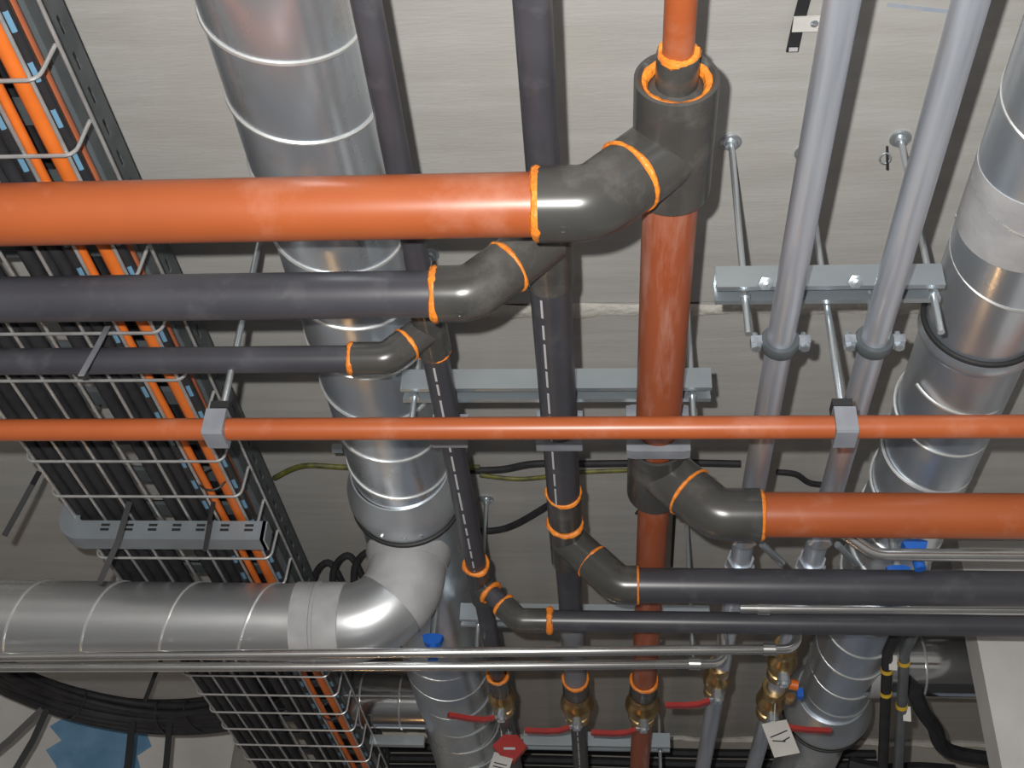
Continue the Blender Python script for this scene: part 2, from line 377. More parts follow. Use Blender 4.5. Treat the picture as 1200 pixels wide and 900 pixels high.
# ------------------------------------------------------------------ rods, struts, clips
def rod(x, y, h0, label, r=.0052, plate=True, hn=None):
    t = thing('hanger_rod', label, 'rod', H(x, y, h0), 'threaded hanger rods')
    MB().tube([H(x, y, h0), H(x, y, HC + .005)], r, 12).obj('threaded_rod', ROD, t)
    if plate:
        MB().lathe(H(x, y, HC), (0, 0, -1), [(-.004, .018), (.003, .0178), (.005, .0150), (.005, .0095), (.013, .0095), (.014, .004)], 24).obj('ceiling_plate', ROD, t)
    MB().lathe(H(x, y, hn or h0 + .016), (0, 0, -1), [(0, r), (0, .0085), (.006, .0085), (.006, r)], 6).obj('hex_nut', ROD, t)
    return t
def strut(x0, x1, yn, hb, label, sz=.041):
    t = thing('strut_channel', label, 'strut', H((x0 + x1) / 2, yn + sz / 2, hb), 'galvanised strut channels')
    th, lp = .0032, .009
    pr = [(0, 0), (0, sz), (sz, sz), (sz, 0), (sz - lp, 0), (sz - lp, .007), (sz - lp + .002, .007), (sz - lp + .002, th), (sz - th, th), (sz - th, sz - th), (th, sz - th), (th, th), (lp - .002, th), (lp - .002, .007), (lp, .007), (lp, 0)]
    MB().prism([V((0, p, q)) for p, q in pr], H(x0, yn, hb), H(x1, yn, hb)).obj('channel', STEEL, t, angle=20)
    # end cover showing the closed back rib
    MB().box(H((x0 + x1) / 2, yn + sz / 2, hb + sz - .006), (x1 - x0 - .004, sz * .55, .003)).obj('channel_back', STEEL, t)
    return t
strut(.161, .492, 1.386, 1.178, 'galvanised strut channel behind the two grey steel tubes')
strut(-.352, .172, 1.652, 1.186, 'galvanised strut channel crossing behind the plastic pipes in the middle')
strut(-.342, .226, 2.546, 1.178, 'galvanised strut channel below the medium black elbow')
strut(-.245, .168, 3.37, 1.178, 'galvanised strut channel beyond the brass valves')
for x, y, hh, k in ((.362, 1.384, 1.186, 0), (.232, 1.384, 1.184, 0)):
    st = [o for o in COL.objects if o.name.startswith('strut_channel')][0]
    MB().lathe(H(x, y, hh), (0, -.6, -.8), [(0, .001), (0, .011), (.008, .011), (.009, .006), (.016, .006), (.017, .001)], 6).obj('strut_bolt', ROD, st, angle=20)
rod(.204, 1.4065, 1.105, 'hanger rod with round plate right of the large orange tee', hn=1.178)
rod(.478, 1.4065, 1.105, 'hanger rod with round plate between the grey tubes', hn=1.178)
rod(-.33, 1.6725, 1.13, 'hanger rod at the left end of the middle strut', hn=1.186)
rod(.140, 1.6725, 1.13, 'hanger rod right of the large orange riser', hn=1.186)
rod(-.30, 2.5665, 1.10, 'hanger rod left end of the strut below the black elbow', hn=1.178)
rod(.185, 2.5665, 1.10, 'hanger rod right end of the strut below the black elbow', hn=1.178)
rod(.140, 3.3905, 1.07, 'hanger rod on the farthest strut', hn=1.178)
rod(.328, 1.434, .985, 'long hanger rod holding the right clip of the thin orange pipe')
rod(-.567, 1.436, .985, 'long hanger rod holding the left clip of the thin orange pipe')

def sq_clip(parent_label, c, w_, hgt, dep, r, axis, group):
    # square saddle clip with a round bore, axis 'x' or 'y'
    t = thing('pipe_clip', parent_label, 'clip', c, group)
    n = 40; ax = V((1, 0, 0)) if axis == 'x' else V((0, 1, 0)); u = V((0, 1, 0)) if axis == 'x' else V((1, 0, 0)); z = V((0, 0, 1)); s = MB()
    def sq(a):
        ca, sa = math.cos(a), math.sin(a); k = min((w_ / 2) / max(abs(ca), 1e-6), (hgt / 2) / max(abs(sa), 1e-6)); return u * (ca * k) + z * (sa * k)
    rings = []
    for d, inner in ((-dep / 2, False), (dep / 2, False), (dep / 2, True), (-dep / 2, True)):
        k = len(s.v)
        for i in range(n):
            a = 2 * PI * (i + .5) / n; s.v.append(V(c) + ax * d + (u * math.cos(a) * r + z * math.sin(a) * r if inner else sq(a)))
        rings.append(k)
    for a_, b_ in zip(rings, rings[1:] + rings[:1]): s._bridge(a_, b_, n)
    s.obj('clip_body', CLIP, t, angle=25)
    return t
for x, lab in ((.328, 'grey clip on the thin orange pipe at the right'), (-.567, 'grey clip on the thin orange pipe at the left')):
    t = sq_clip(lab, H(x, 1.4345, .9605), .046, .044, .030, .0172, 'x', 'clips on the thin orange pipe')
    s = MB().box(H(x, 1.4345, .994), (.028, .028, .012)); s.obj('nut_boss', RUBBER, t)
for x, r, wd, lab in ((-.271, .0216, .062, 'grey pipe clip on the small black riser'), (-.083, .0310, .078, 'grey pipe clip on the medium black riser'), (.083, .0378, .106, 'grey pipe clip on the large orange riser')):
    t = sq_clip(lab, H(x, 1.722, h + (.002 if wd < .1 else 0)), wd, wd * (.86 if wd < .1 else .9), .024, r, 'y', 'clips on the plastic risers')
    MB().tube([H(x, 1.722, h + wd * .40), H(x, 1.69, h + .075)], .0045, 10).obj('fixing_stud', ROD, t)

# ------------------------------------------------------------------ grey steel tubes with clamps
def tube_clamp(x, y, hh, r, label):
    t = thing('tube_clamp', label, 'clamp', H(x, y, hh), 'clamps on the grey steel tubes')
    MB().lathe(H(x, y - .010, hh), AXY, [(0, r), (0, r + .0065), (.003, r + .008), (.017, r + .008), (.020, r + .0065), (.020, r)], 36, closed=True).obj('clamp_ring', DARKTRAY, t)
    for s in (-1, 1):
        e = MB().box(H(x + s * (r + .013), y, hh), (.020, .018, .014)).obj('ear', CONDUIT, t)
        MB().lathe(H(x + s * (r + .015), y, hh - .013), (0, 0, 1), [(0, .001), (0, .0075), (.007, .0075), (.007, .004), (.030, .004), (.030, .001)], 6).obj('bolt', ROD, e)
    MB().tube([H(x, y, hh + r + .006), H(x, y - .02, 1.2)], .0045, 10).obj('fixing_stud', ROD, t)
    return t
for x, lab, lc in ((.255, 'grey galvanised steel tube, the one nearer the large orange pipe', 'clamp around the grey steel tube nearer the orange pipe'),
                   (.392, 'grey galvanised steel tube, the one nearer the right round duct', 'clamp around the grey steel tube nearer the right duct')):
    t = thing('steel_tube', lab, 'tube', H(x, 1.6, 1.12), 'grey galvanised steel tubes')
    MB().tube([H(x, .35, 1.12), H(x, 4.2, 1.12)], .0203, 32).obj('tube', CONDUIT, t)
    for yy in (2.13,):
        MB().lathe(H(x, yy, 1.12), AXY, [(0, .021), (0, .026), (.03, .026), (.032, .030), (.085, .030), (.087, .026), (.12, .026), (.12, .021)], 8).obj('union_nut', CONDUIT, t, angle=20)
    p0 = H(x + .028, 2.02, 1.092)
    MB().tube([p0, p0 + V((.045, .075, 0))], .0065, 10).obj('union_bolt', ROD, t)
    MB().lathe(H(x - .006, 2.005, 1.095), (0, 0, -1), [(-.02, .001), (-.02, .022), (.012, .022), (.014, .018), (.014, .001)], 8).obj('union_boss', CONDUIT, t, angle=20)
    tube_clamp(x, 1.446, 1.12, .0205, lc)

# ------------------------------------------------------------------ round ducts
def helix(x, hh, r, y0, y1, pitch, phase, rw=.0026, n=40):
    turns = (y1 - y0) / pitch; N = int(turns * n); s = MB()
    pts = [H(x + math.cos(phase + 2 * PI * i / n) * (r + .0002), y0 + pitch * i / n, hh + math.sin(phase + 2 * PI * i / n) * (r + .0002)) for i in range(N + 1)]
    return s.tube(pts, rw, 6)
def collar_prof(L, r, R, e=.012): return [(0, r), (0, r + .004), (e, R), (L - e, R), (L, r + .004), (L, r)]
D1 = thing('spiral_duct', 'left round galvanised spiral duct running away behind the black pipes', 'duct', H(-.424, 1.6, 1.3), 'round ventilation ducts')
o = MB().tube([H(-.424, .3, 1.3), H(-.424, 2.16, 1.3)], .0985, 64).obj('duct_section', ZINC, D1)
helix(-.424, 1.3, .0985, .25, 2.08, .134, 2.35, .0036).obj('lock_seam', SEAM, o)
o = MB().tube([H(-.428, 2.14, 1.3), H(-.455, 4.10, 1.3)], .109, 64).obj('duct_section', ZINC, D1)
helix(-.44, 1.3, .1075, 2.72, 4.1, .138, .8, .0032).obj('lock_seam', SEAM, o)
f = MB().lathe(H(-.426, 2.085, 1.3), AXY, [(0, .099), (.0, .1025), (.03, .110), (.055, .1185), (.085, .1205), (.105, .116), (.118, .112), (.12, .107)], 64).obj('coupling_flange', FLANGE, D1)
MB().torus(H(-.426, 2.207, 1.3), AXY, .1145, .0055, 64, 8).obj('gasket', RUBBER, f)
for a in (-1.9, -1.5, -1.2): MB().lathe(H(-.426 + .120 * math.cos(a), 2.17, 1.3 + .120 * math.sin(a)), (math.cos(a), 0, math.sin(a)), [(-.004, .005), (.003, .005), (.004, .001)], 8).obj('rivet', ROD, f)
for sx in (-1, 1): MB().box(H(-.426 + sx * .128, 2.06, 1.33), (.022, .014, .014)).obj('clamp_ear', ROD, f)
# branch: saddle, elbow and horizontal run to the left
hb, Yb, rb = 1.055, 2.303, .080
B1 = thing('branch_duct', 'horizontal round duct with pressed elbow leaving the left duct towards the left edge', 'duct', H(-.9, Yb, hb), 'round ventilation ducts')
el = bend(H(-.430, Yb, 1.30), H(-.430, Yb, hb), H(-.66, Yb, hb), .118, 18)
e = MB().tube(el, rb + .002, 56).obj('elbow', ZINCX, B1)
MB().lathe(H(-.430, Yb, 1.222), (0, 0, -1), [(0, rb + .001), (0, .092), (.012, .091), (.028, rb + .006), (.036, rb + .005), (.036, rb)], 56).obj('saddle', MASTIC, B1)
MB().lathe(H(-.548, Yb, hb), (-1, 0, 0), [(0, rb + .002), (.001, rb + .0045), (.050, rb + .0045), (.052, rb + .007), (.058, rb + .007), (.060, rb + .0045), (.100, rb + .0045), (.101, rb)], 56).obj('joint_sleeve', MASTIC, B1)
el2 = [H(-.430, Yb, 1.2)] + [p for p in el[1:10]]
MB().tube(el2, rb + .0035, 56, caps=False).obj('mastic_coat', MASTIC, e)
d = MB().tube([H(-.60, Yb, hb), H(-1.9, Yb - .012, hb)], rb, 56).obj('duct_section', ZINCX, B1)
s = MB(); n = 44; N = int(n * 1.24 / .165)
s.tube([H(-.690 - .165 * i / n, Yb - .012 * (.09 + .165 * i / n) / 1.3 + math.cos(1.9 + 2 * PI * i / n) * rb, hb + math.sin(1.9 + 2 * PI * i / n) * rb) for i in range(N)], .0030, 6).obj('lock_seam', SEAM, d)
# right duct
D2 = thing('spiral_duct', 'right round galvanised spiral duct passing the upper right corner', 'duct', H(.613, 1.7, 1.28), 'round ventilation ducts')
o = MB().tube([H(.617, .3, 1.28), H(.613, 1.62, 1.28)], .0905, 64).obj('duct_section', ZINC, D2)
helix(.616, 1.28, .0905, .40, 1.55, .150, 4.2, .0032).obj('lock_seam', SEAM, o)
MB().lathe(H(.615, 1.245, 1.28), AXY, [(0, .0905), (0, .0925), (.13, .0925), (.13, .0905)], 64).obj('mastic_band', MASTIC, o)
o = MB().tube([H(.612, 1.60, 1.28), H(.596, 4.10, 1.28)], .0890, 64).obj('duct_section', ZINC, D2)
helix(.606, 1.28, .0895, 1.72, 3.20, .128, 3.6, .0032).obj('lock_seam', SEAM, o)
r_ = MB().lathe(H(.613, 1.60, 1.28), AXY, [(0, .089), (0, .094), (.012, .099), (.022, .099), (.030, .095), (.030, .089)], 64).obj('joint_ring', ZINC, D2)
MB().torus(H(.613, 1.594, 1.28), AXY, .0945, .0048, 64, 8).obj('gasket', RUBBER, r_)
f = MB().lathe(H(.601, 3.20, 1.28), AXY, [(0, .089), (0, .094), (.03, .106), (.06, .116), (.095, .1205), (.125, .116), (.14, .11), (.142, .1)], 64).obj('coupling_flange', FLANGE, D2)
MB().torus(H(.601, 3.345, 1.28), AXY, .1135, .005, 64, 8).obj('gasket', RUBBER, f)
for a in (2.6, 2.3): MB().lathe(H(.615 + .092 * math.cos(a), 1.40, 1.28 + .092 * math.sin(a)), (math.cos(a), 0, math.sin(a)), [(-.004, .004), (.003, .004), (.004, .001)], 8).obj('rivet', ROD, D2)
# short side stubs
S1 = thing('duct_stub', 'short shiny duct spur beside the left duct above the basket tray', 'duct', H(-.6, 3.37, 1.3), 'round ventilation ducts')
q = MB().tube([H(-.50, 3.37, 1.3), H(-.76, 3.37, 1.3)], .078, 48).obj('duct_section', SHINY, S1)
for xx in (-.60, -.715): MB().torus(H(xx, 3.37, 1.3), (1, 0, 0), .0785, .0030, 48, 6).obj('bead_ring', SEAM, q)
MB().box(H(-.62, 3.45, 1.21), (.16, .02, .03)).obj('support_rail', STEEL, S1)
S2 = thing('duct_stub', 'short shiny duct spur running from the right duct into the white wall', 'duct', H(.8, 3.02, 1.28), 'round ventilation ducts')
q = MB().tube([H(.62, 3.02, 1.28), H(1.15, 3.02, 1.28)], .079, 48).obj('duct_section', SHINY, S2)
MB().torus(H(.795, 3.02, 1.28), (1, 0, 0), .0795, .0030, 48, 6).obj('bead_ring', SEAM, q)
MB().lathe(H(.66, 3.02, 1.28), (1, 0, 0), [(0, .079), (0, .0825), (.05, .0825), (.05, .079)], 48).obj('joint_sleeve', MASTIC, S2)

# ------------------------------------------------------------------ steel tubes crossing near the valves
def ctube(name, pts, r, label, loc, ring_at=()):
    t = thing(name, label, 'tube', loc, 'slim steel tubes')
    MB().tube(pts, r, 24).obj('tube', CHROME, t)
    for c, ax in ring_at: MB().lathe(V(c) - V(ax) * .012, ax, [(0, r), (0, r + .003), (.024, r + .003), (.024, r)], 20).obj('press_collar', CHROME, t)
hc = .955
ctube('slim_tube', [H(-1.7, 2.292, .955)] + bend(H(-.30, 2.219, .957), H(.379, 2.327, 1.02), H(.384, 2.335, 1.13), .035), .0098, 'upper of two slim steel tubes below the branch duct, ending in an upward elbow', H(-.6, 2.3, hc), [(H(.32, 2.317, 1.0145), (1, 0, 0))])
ctube('slim_tube', [H(-1.7, 2.340, .955)] + bend(H(-.30, 2.287, .957), H(.237, 2.405, 1.02), H(.242, 2.413, 1.13), .035), .0098, 'lower of two slim steel tubes below the branch duct, the shorter one', H(-.6, 2.4, hc), [(H(.175, 2.391, 1.013), (1, 0, 0))])
ctube('slim_tube', bend(H(1.5, 1.981, 1.05), H(.475, 1.979, 1.05), H(.405, 1.95, 1.09), .07), .0112, 'slim steel tube with a cranked end just below the right orange branch', H(.8, 1.98, 1.05))
ctube('slim_tube', [H(1.5, 2.195, 1.05), H(.255, 2.203, 1.05)], .0105, 'slim straight steel tube between the two right black pipes', H(.8, 2.2, 1.05), [(H(.30, 2.203, 1.05), (1, 0, 0))])

# ------------------------------------------------------------------ valves
def valve(x, y, hh, r, label, lever=None, ldrop=.056, llen=.11, nut=True):
    t = thing('brass_valve', label, 'valve', H(x, y, hh), 'brass ball valves')
    b = MB().lathe(H(x, y - .085, hh), AXY, [(0, r * .7), (0, r * 1.02), (.004, r * 1.08), (.034, r * 1.08), (.036, r * .92), (.045, r * .95), (.062, r * 1.22), (.085, r * 1.36), (.108, r * 1.22), (.125, r * .95), (.134, r * .92), (.136, r * 1.08), (.166, r * 1.08), (.17, r * 1.0), (.17, r * .7)], 16).obj('valve_body', BRASS, t, angle=28)
    MB().lathe(H(x, y, hh - r * 1.25), (0, 0, -1), [(-.01, .012), (.010, .012), (.011, .015), (.022, .015), (.023, .011), (.030, .010), (.031, .002)], 12).obj('stem_nut', ROD, t, angle=28)
    if lever:
        d = V(lever).normalized(); z0 = hh - r * 1.25 - .020; c = H(x, y, z0)
        pts = [c + d * .006, c + d * .03 + V((0, 0, -.004)), c + d * .045 + V((0, 0, -.012)), c + d * (llen * .6) + V((0, 0, -.014)), c + d * llen + V((0, 0, -.012))]
        sd = d.cross(V((0, 0, 1))).normalized()
        MB().strip(pts[:3], sd * .016, .004).obj('lever_arm', ROD, t)
        MB().strip([pts[0] + d * .012 + V((0, 0, -.004))] + pts[2:], sd * .017, .010).obj('lever_grip', RED, t)
    return t
valve(-.271, 2.930, h, .0265, 'brass ball valve on the small black pipe, red lever to the left', (-1, -.35, 0), llen=.135)
valve(-.083, 2.965, h, .0315, 'brass ball valve on the medium black pipe, red lever to the left', (-1, .02, 0), llen=.130)
valve(.083, 2.965, h, .0335, 'brass ball valve on the large orange pipe, red lever to the left', (-1, .02, 0), llen=.130)
valve(.249, 2.73, 1.12, .0235, 'brass valve on the left grey tube, red lever to the left', (-1, .12, 0), llen=.12)
valve(.388, 2.62, 1.12, .0250, 'brass valve on the right grey tube above the paper tag')
valve(.388, 2.86, 1.12, .0265, 'lower brass valve on the right grey tube, red lever to the right', (1, .16, 0), llen=.14)
# red wing handle with its tag
t = thing('red_handle', 'red diamond-shaped valve handle hanging beside the white tag', 'handle', H(-.262, 3.12, 1.08))
MB().prism([V((x, 0, z)) for x, z in ((-.045, 0), (-.012, -.040), (.012, -.040), (.045, 0), (.018, .03), (-.018, .03))][::-1], H(-.262, 3.115, 1.085), H(-.262, 3.135, 1.085)).obj('handle_plate', RED, t)
MB().tube([H(-.262, 3.13, 1.09), H(-.268, 3.135, 1.13)], .009, 10).obj('stem', ROD, t)
MB().box(H(-.262, 3.113, 1.077), (.030, .003, .006)).obj('white_stripe', WHITEINK, t)
def paper(name, c, wd, hg, tilt, label, lines):
    t = thing(name, label, 'tag', c); Mx = Matrix.Rotation(tilt, 3, 'Y') @ Matrix.Rotation(-.35, 3, 'X')
    MB().box(V(c), (wd, .0015, hg), Mx).obj('card', PAPER, t)
    for (u, z, L_, th, rot) in lines:
        MB().box(V(c) + Mx @ V((u, -.0012, z)), (L_, .0006, th), Mx @ Matrix.Rotation(rot, 3, 'Y')).obj('ink_mark', INK, t)
    MB().tube([V(c) + Mx @ V((0, 0, hg / 2)), V(c) + V((.0, .02, hg / 2 + .06))], .0015, 6).obj('string', WHITEINK, t)
paper('paper_tag', H(-.287, 3.10, 1.015), .052, .105, .22, 'white printed paper tag under the red handle', [(0, .02 - i * .011, .034, .003, 0) for i in range(5)])
paper('paper_tag', H(.395, 2.80, 1.005), .060, .098, -.2, 'white paper tag with a dark scrawl on the right grey tube', [(0, .012, .045, .003, -.25), (-.006, -.008, .03, .003, .3), (.012, -.006, .02, .003, -.4)])
# pressure tap beside the tagged valve
t = thing('drain_tap', 'small orange and blue drain tap beside the tagged valve', 'tap', H(.430, 2.72, 1.12))
MB().lathe(H(.415, 2.73, 1.11), (1, 0, -.2), [(0, .001), (0, .012), (.022, .012), (.022, .001)], 16).obj('tap_body', OCABLE, t)
MB().box(H(.440, 2.74, 1.09), (.014, .02, .022)).obj('blue_cap', BLUE, t)
MB().lathe(H(.420, 2.76, 1.09), (0, 1, 0), [(0, .001), (0, .011), (.022, .011), (.022, .001)], 12).obj('copper_nut', BRASS, t)
# blue handles
def blue_handle(c, label):
    t = thing('blue_handle', label, 'handle', c, 'blue valve handles')
    MB().prism([V((x, 0, z)) for x, z in ((-.023, .008), (-.018, -.008), (-.008, -.013), (.008, -.013), (.018, -.008), (.023, .008), (.010, .012), (-.010, .012))][::-1], V(c) - V((0, .012, 0)), V(c) + V((0, .012, 0))).obj('grip', BLUE, t)
    MB().tube([V(c), V(c) + V((.004, 0, -.045))], .011, 12).obj('neck', BLUE, t)
    MB().tube([V(c) + V((0, 0, .005)), V(c) + V((0, .004, .10))], .008, 10).obj('stem', ROD, t)
    return t
blue_handle(H(-.385, 2.455, 1.085), 'blue valve handle under the duct elbow')
blue_handle(H(.568, 2.055, 1.105), 'blue valve handle under the right duct, the upper one')
blue_handle(H(.552, 2.14, 1.095), 'blue valve handle under the right duct, the lower one')

# ------------------------------------------------------------------ wire basket tray and its cables
BT = thing('wire_basket_tray', 'bright wire mesh cable basket running along the left side', 'cable tray', H(-.845, 2.0, 1.1))
XL, XR = -1.064, -.695; nW = 7; hT = 1.145
wr = .0029; ys = [.442 + .125 * i for i in range(29)]
cw = MB(); base_pts = []
pl = bend(H(XL - .004, 0, hT + .066), H(XL, 0, hT), H((XL + XR) / 2, 0, hT), .016, 5)[:-1] + bend(H((XL + XR) / 2, 0, hT), H(XR, 0, hT), H(XR + .004, 0, hT + .066), .016, 5)[1:]
me0 = None
for y in ys:
    if me0 is None:
        o = MB().tube([p + V((0, y, 0)) for p in pl], wr, 8).obj('cross_wire', WIRE, BT); me0 = o.data; y00 = y
    else:
        o = bpy.data.objects.new('cross_wire', me0); COL.objects.link(o); o.parent = BT; o.location = (0, y - y00, 0)
for i in range(nW):
    x = XL + .012 + (XR - XL - .024) * i / (nW - 1)
    MB().tube([H(x, .35, hT + wr * 2), H(x, 4.0, hT + wr * 2)], wr, 8).obj('long_wire', WIRE, BT)
for x in (XL - .004 - wr * 2, XR + .004 + wr * 2):
    for hh in (hT + .064,): MB().tube([H(x, .35, hh), H(x, 4.0, hh)], wr, 8).obj('side_wire', WIRE, BT)
def cable(x, hh, r, m_, label, group, y0=.35, y1=4.05, amp=.004, dx=0.0, n=26):
    ph, ph2 = random.uniform(0, 6), random.uniform(0, 6)
    pts = [H(x + dx * i / n + amp * math.sin(ph + i * .55), y0 + (y1 - y0) * i / n, hh + amp * .5 * math.sin(ph2 + i * .5)) for i in range(n + 1)]
    return solid(MB().tube(pts, r, 12), 'cable', m_, label, 'cable', H(x, (y0 + y1) / 2, hh), group)
hB = hT + .0088
cable(-.7255, hB + .013, .0125, OCABLE, 'thick bright orange cable in the wire basket', 'cables in the wire basket', amp=.003)
cable(-.760, hB + .0075, .0070, OCABLE, 'slimmer bright orange cable next to the thick one', 'cables in the wire basket', amp=.004)
cable(-.735, 1.238, .0090, RCABLE, 'thin rust orange cable beside the perforated tray', 'cables on the upper tray', dx=-.02, amp=.003)
cable(-.7045, hB + .0105, .0085, DASH, 'black cable with pale blue print, right of the orange cables', 'cables in the wire basket', amp=.001)
cable(-.781, hB + .0100, .0095, DASH, 'black cable with pale blue print, left of the orange cables', 'cables in the wire basket', amp=.001)
ORD = ['leftmost', 'second from the left', 'third from the left', 'fourth from the left', 'fifth from the left', 'sixth from the left', 'seventh from the left', 'eighth from the left', 'ninth from the left', 'tenth from the left', 'eleventh from the left']
for k, (x, r) in enumerate(((-1.046, .0100), (-1.022, .0125), (-.996, .0125), (-.970, .0125), (-.944, .0125), (-.918, .0125), (-.850, .0115), (-.826, .0115), (-.803, .0105))):
    cable(x, hB + r, r, BCABLE, 'black cable in the wire basket, ' + ORD[k], 'black cables in the wire basket', amp=.0008)

# ------------------------------------------------------------------ dark perforated ladder tray above
LT = thing('ladder_tray', 'dark perforated cable tray rail above the wire basket', 'cable tray', H(-.9, 2.0, 1.29))
def slotted_plate(y0, y1, x, h0, h1, th, pitch, sl, rows):
    s = MB(); Ys = [y0]; y = y0 + pitch / 2
    while y + sl < y1: Ys += [y, y + sl]; y += pitch
    Ys.append(y1); Hs = [h0]
    for a_, b_ in rows: Hs += [a_, b_]
    Hs.append(h1); idx = {}
    def vi(i, j, k):
        if (i, j, k) not in idx: idx[(i, j, k)] = len(s.v); s.v.append(H(x + (th if k else 0), Ys[i], Hs[j]))
        return idx[(i, j, k)]
    hole = lambda i, j: 0 <= i < len(Ys) - 1 and 0 <= j < len(Hs) - 1 and i % 2 == 1 and j % 2 == 1
    out = lambda i, j: not (0 <= i < len(Ys) - 1 and 0 <= j < len(Hs) - 1) or hole(i, j)
    for i in range(len(Ys) - 1):
        for j in range(len(Hs) - 1):
            if hole(i, j): continue
            s.f.append((vi(i, j, 1), vi(i + 1, j, 1), vi(i + 1, j + 1, 1), vi(i, j + 1, 1)))
            s.f.append((vi(i, j, 0), vi(i, j + 1, 0), vi(i + 1, j + 1, 0), vi(i + 1, j, 0)))
            if out(i - 1, j): s.f.append((vi(i, j, 0), vi(i, j, 1), vi(i, j + 1, 1), vi(i, j + 1, 0)))
            if out(i + 1, j): s.f.append((vi(i + 1, j, 1), vi(i + 1, j, 0), vi(i + 1, j + 1, 0), vi(i + 1, j + 1, 1)))
            if out(i, j - 1): s.f.append((vi(i, j, 0), vi(i + 1, j, 0), vi(i + 1, j, 1), vi(i, j, 1)))
            if out(i, j + 1): s.f.append((vi(i, j + 1, 1), vi(i + 1, j + 1, 1), vi(i + 1, j + 1, 0), vi(i, j + 1, 0)))
    return s
slotted_plate(.35, 4.05, -.752, 1.288, 1.382, .003, .062, .034, [(1.314, 1.326), (1.346, 1.358)]).obj('side_rail', DARKTRAY, LT)
MB().box(H(-.772, 2.2, 1.287), (.042, 3.7, .003)).obj('bottom_flange', STEEL, LT)
MB().box(H(-1.130, 2.2, 1.335), (.003, 3.7, .094)).obj('side_rail', DARKTRAY, LT)
me1 = None
for i in range(26):
    if me1 is None: o = MB().box(H(-.945, .42, 1.294), (.37, .042, .012)).obj('rung', DARKTRAY, LT); me1 = o.data
    else:
        o = bpy.data.objects.new('rung', me1); COL.objects.link(o); o.parent = LT; o.location = (0, .14 * i, 0)
for k, (x, r) in enumerate(((-1.110, .014), (-1.078, .015), (-1.046, .015), (-.950, .015), (-.918, .015), (-.886, .015), (-.854, .015), (-.822, .015), (-.793, .013))):
    cable(x, 1.3005 + r, r, BCABLE, 'thick black cable on the dark upper tray, ' + ORD[k], 'black cables on the upper tray', amp=.0008)

# supporting slotted bracket under the basket
SB = thing('slotted_bracket', 'galvanised slotted channel bracket under the basket with a curved left end', 'bracket', H(-.82, 1.97, 1.05))
bh, yb0 = .041, 2.030; hb0 = hT - wr - bh
s = MB(); pth = bend(H(-1.083, 0, hb0 + .11), H(-1.083, 0, hb0), H(-.665, 0, hb0), .050, 8)
sec = [(0, 0), (bh, 0), (bh, bh), (bh - .003, bh), (bh - .003, .003), (.003, .003), (.003, bh), (0, bh)]
ks = []
for i, p in enumerate(pth):
    t = (pth[min(i + 1, len(pth) - 1)] - pth[max(i - 1, 0)]).normalized(); nn = V((-t.z, 0, t.x)); nn = nn if nn.z > 0 or nn.x > 0 else -nn
    ks.append(len(s.v)); s.v += [p + V((0, yb0 + q, 0)) + nn * z for q, z in sec]
for a_, b_ in zip(ks[:-1], ks[1:]): s._bridge(a_, b_, len(sec))
s.f.append(tuple(ks[0] + i for i in range(8))); s.f.append(tuple(ks[-1] + i for i in reversed(range(8))))
s.obj('channel', BRKT, SB, angle=25)
for k in range(7):
    x = -.985 + k * .048
    for zz in (.031, .021): MB().box(H(x, yb0, hb0 + zz), (.017, .0022, .005)).obj('slot', RUBBER, SB)
MB().box(H(-.667, yb0 + bh / 2, hb0 + bh / 2), (.010, bh, bh)).obj('end_bracket', ROD, SB)
MB().tube([H(-1.080, yb0 + bh / 2, hb0 + .10), H(-1.080, yb0 + bh / 2, HC)], .005, 10).obj('hanger', ROD, SB)

# ------------------------------------------------------------------ cable ties with long tails
def tie(pts, wd, label, cat='cable tie'):
    pts = [V(p) for p in pts]; d = (pts[-1] - pts[0]).normalized(); side = d.cross(fwd).normalized()
    return solid(MB().strip(pts, side * wd, .0022), 'cable_tie', RUBBER, label, cat, pts[0], 'black cable ties with loose tails')
def pt(x, y, hh): 
    d = right * (x - 600) + down * (y - 450) + fwd * F; k = hh / d.z; return V((0, 0, CZ)) + d * k
tie([pt(126, 383, 1.138), pt(112, 410, 1.06), pt(95, 440, 1.00)], .0085, 'pale grey cable tie tail crossing the small black pipe').data.materials[0] = CLIP
tie([pt(46, 553, 1.14), pt(38, 568, 1.10), pt(5, 628, 1.02)], .010, 'black cable tie tail hanging off the left edge of the basket')
tie([pt(152, 588, 1.138), pt(138, 635, 1.06), pt(116, 684, .99)], .011, 'black cable tie tail hanging in front of the slotted bracket')
tie([pt(250, 588, 1.138), pt(245, 615, 1.085), pt(240, 646, 1.05)], .008, 'short black cable tie tail beside the orange cable')
for k, (x, y) in enumerate(((-.742, 1.905), (-.742, 3.09))):
    s = MB().torus(H(x, y, 1.163), AXY, .026, .0022, 20, 6); solid(s, 'cable_tie', RUBBER, ('black tie wrapped round the orange cables left of centre', 'black tie wrapped round the orange cables at the bottom')[k], 'cable tie', H(x, y, 1.163))

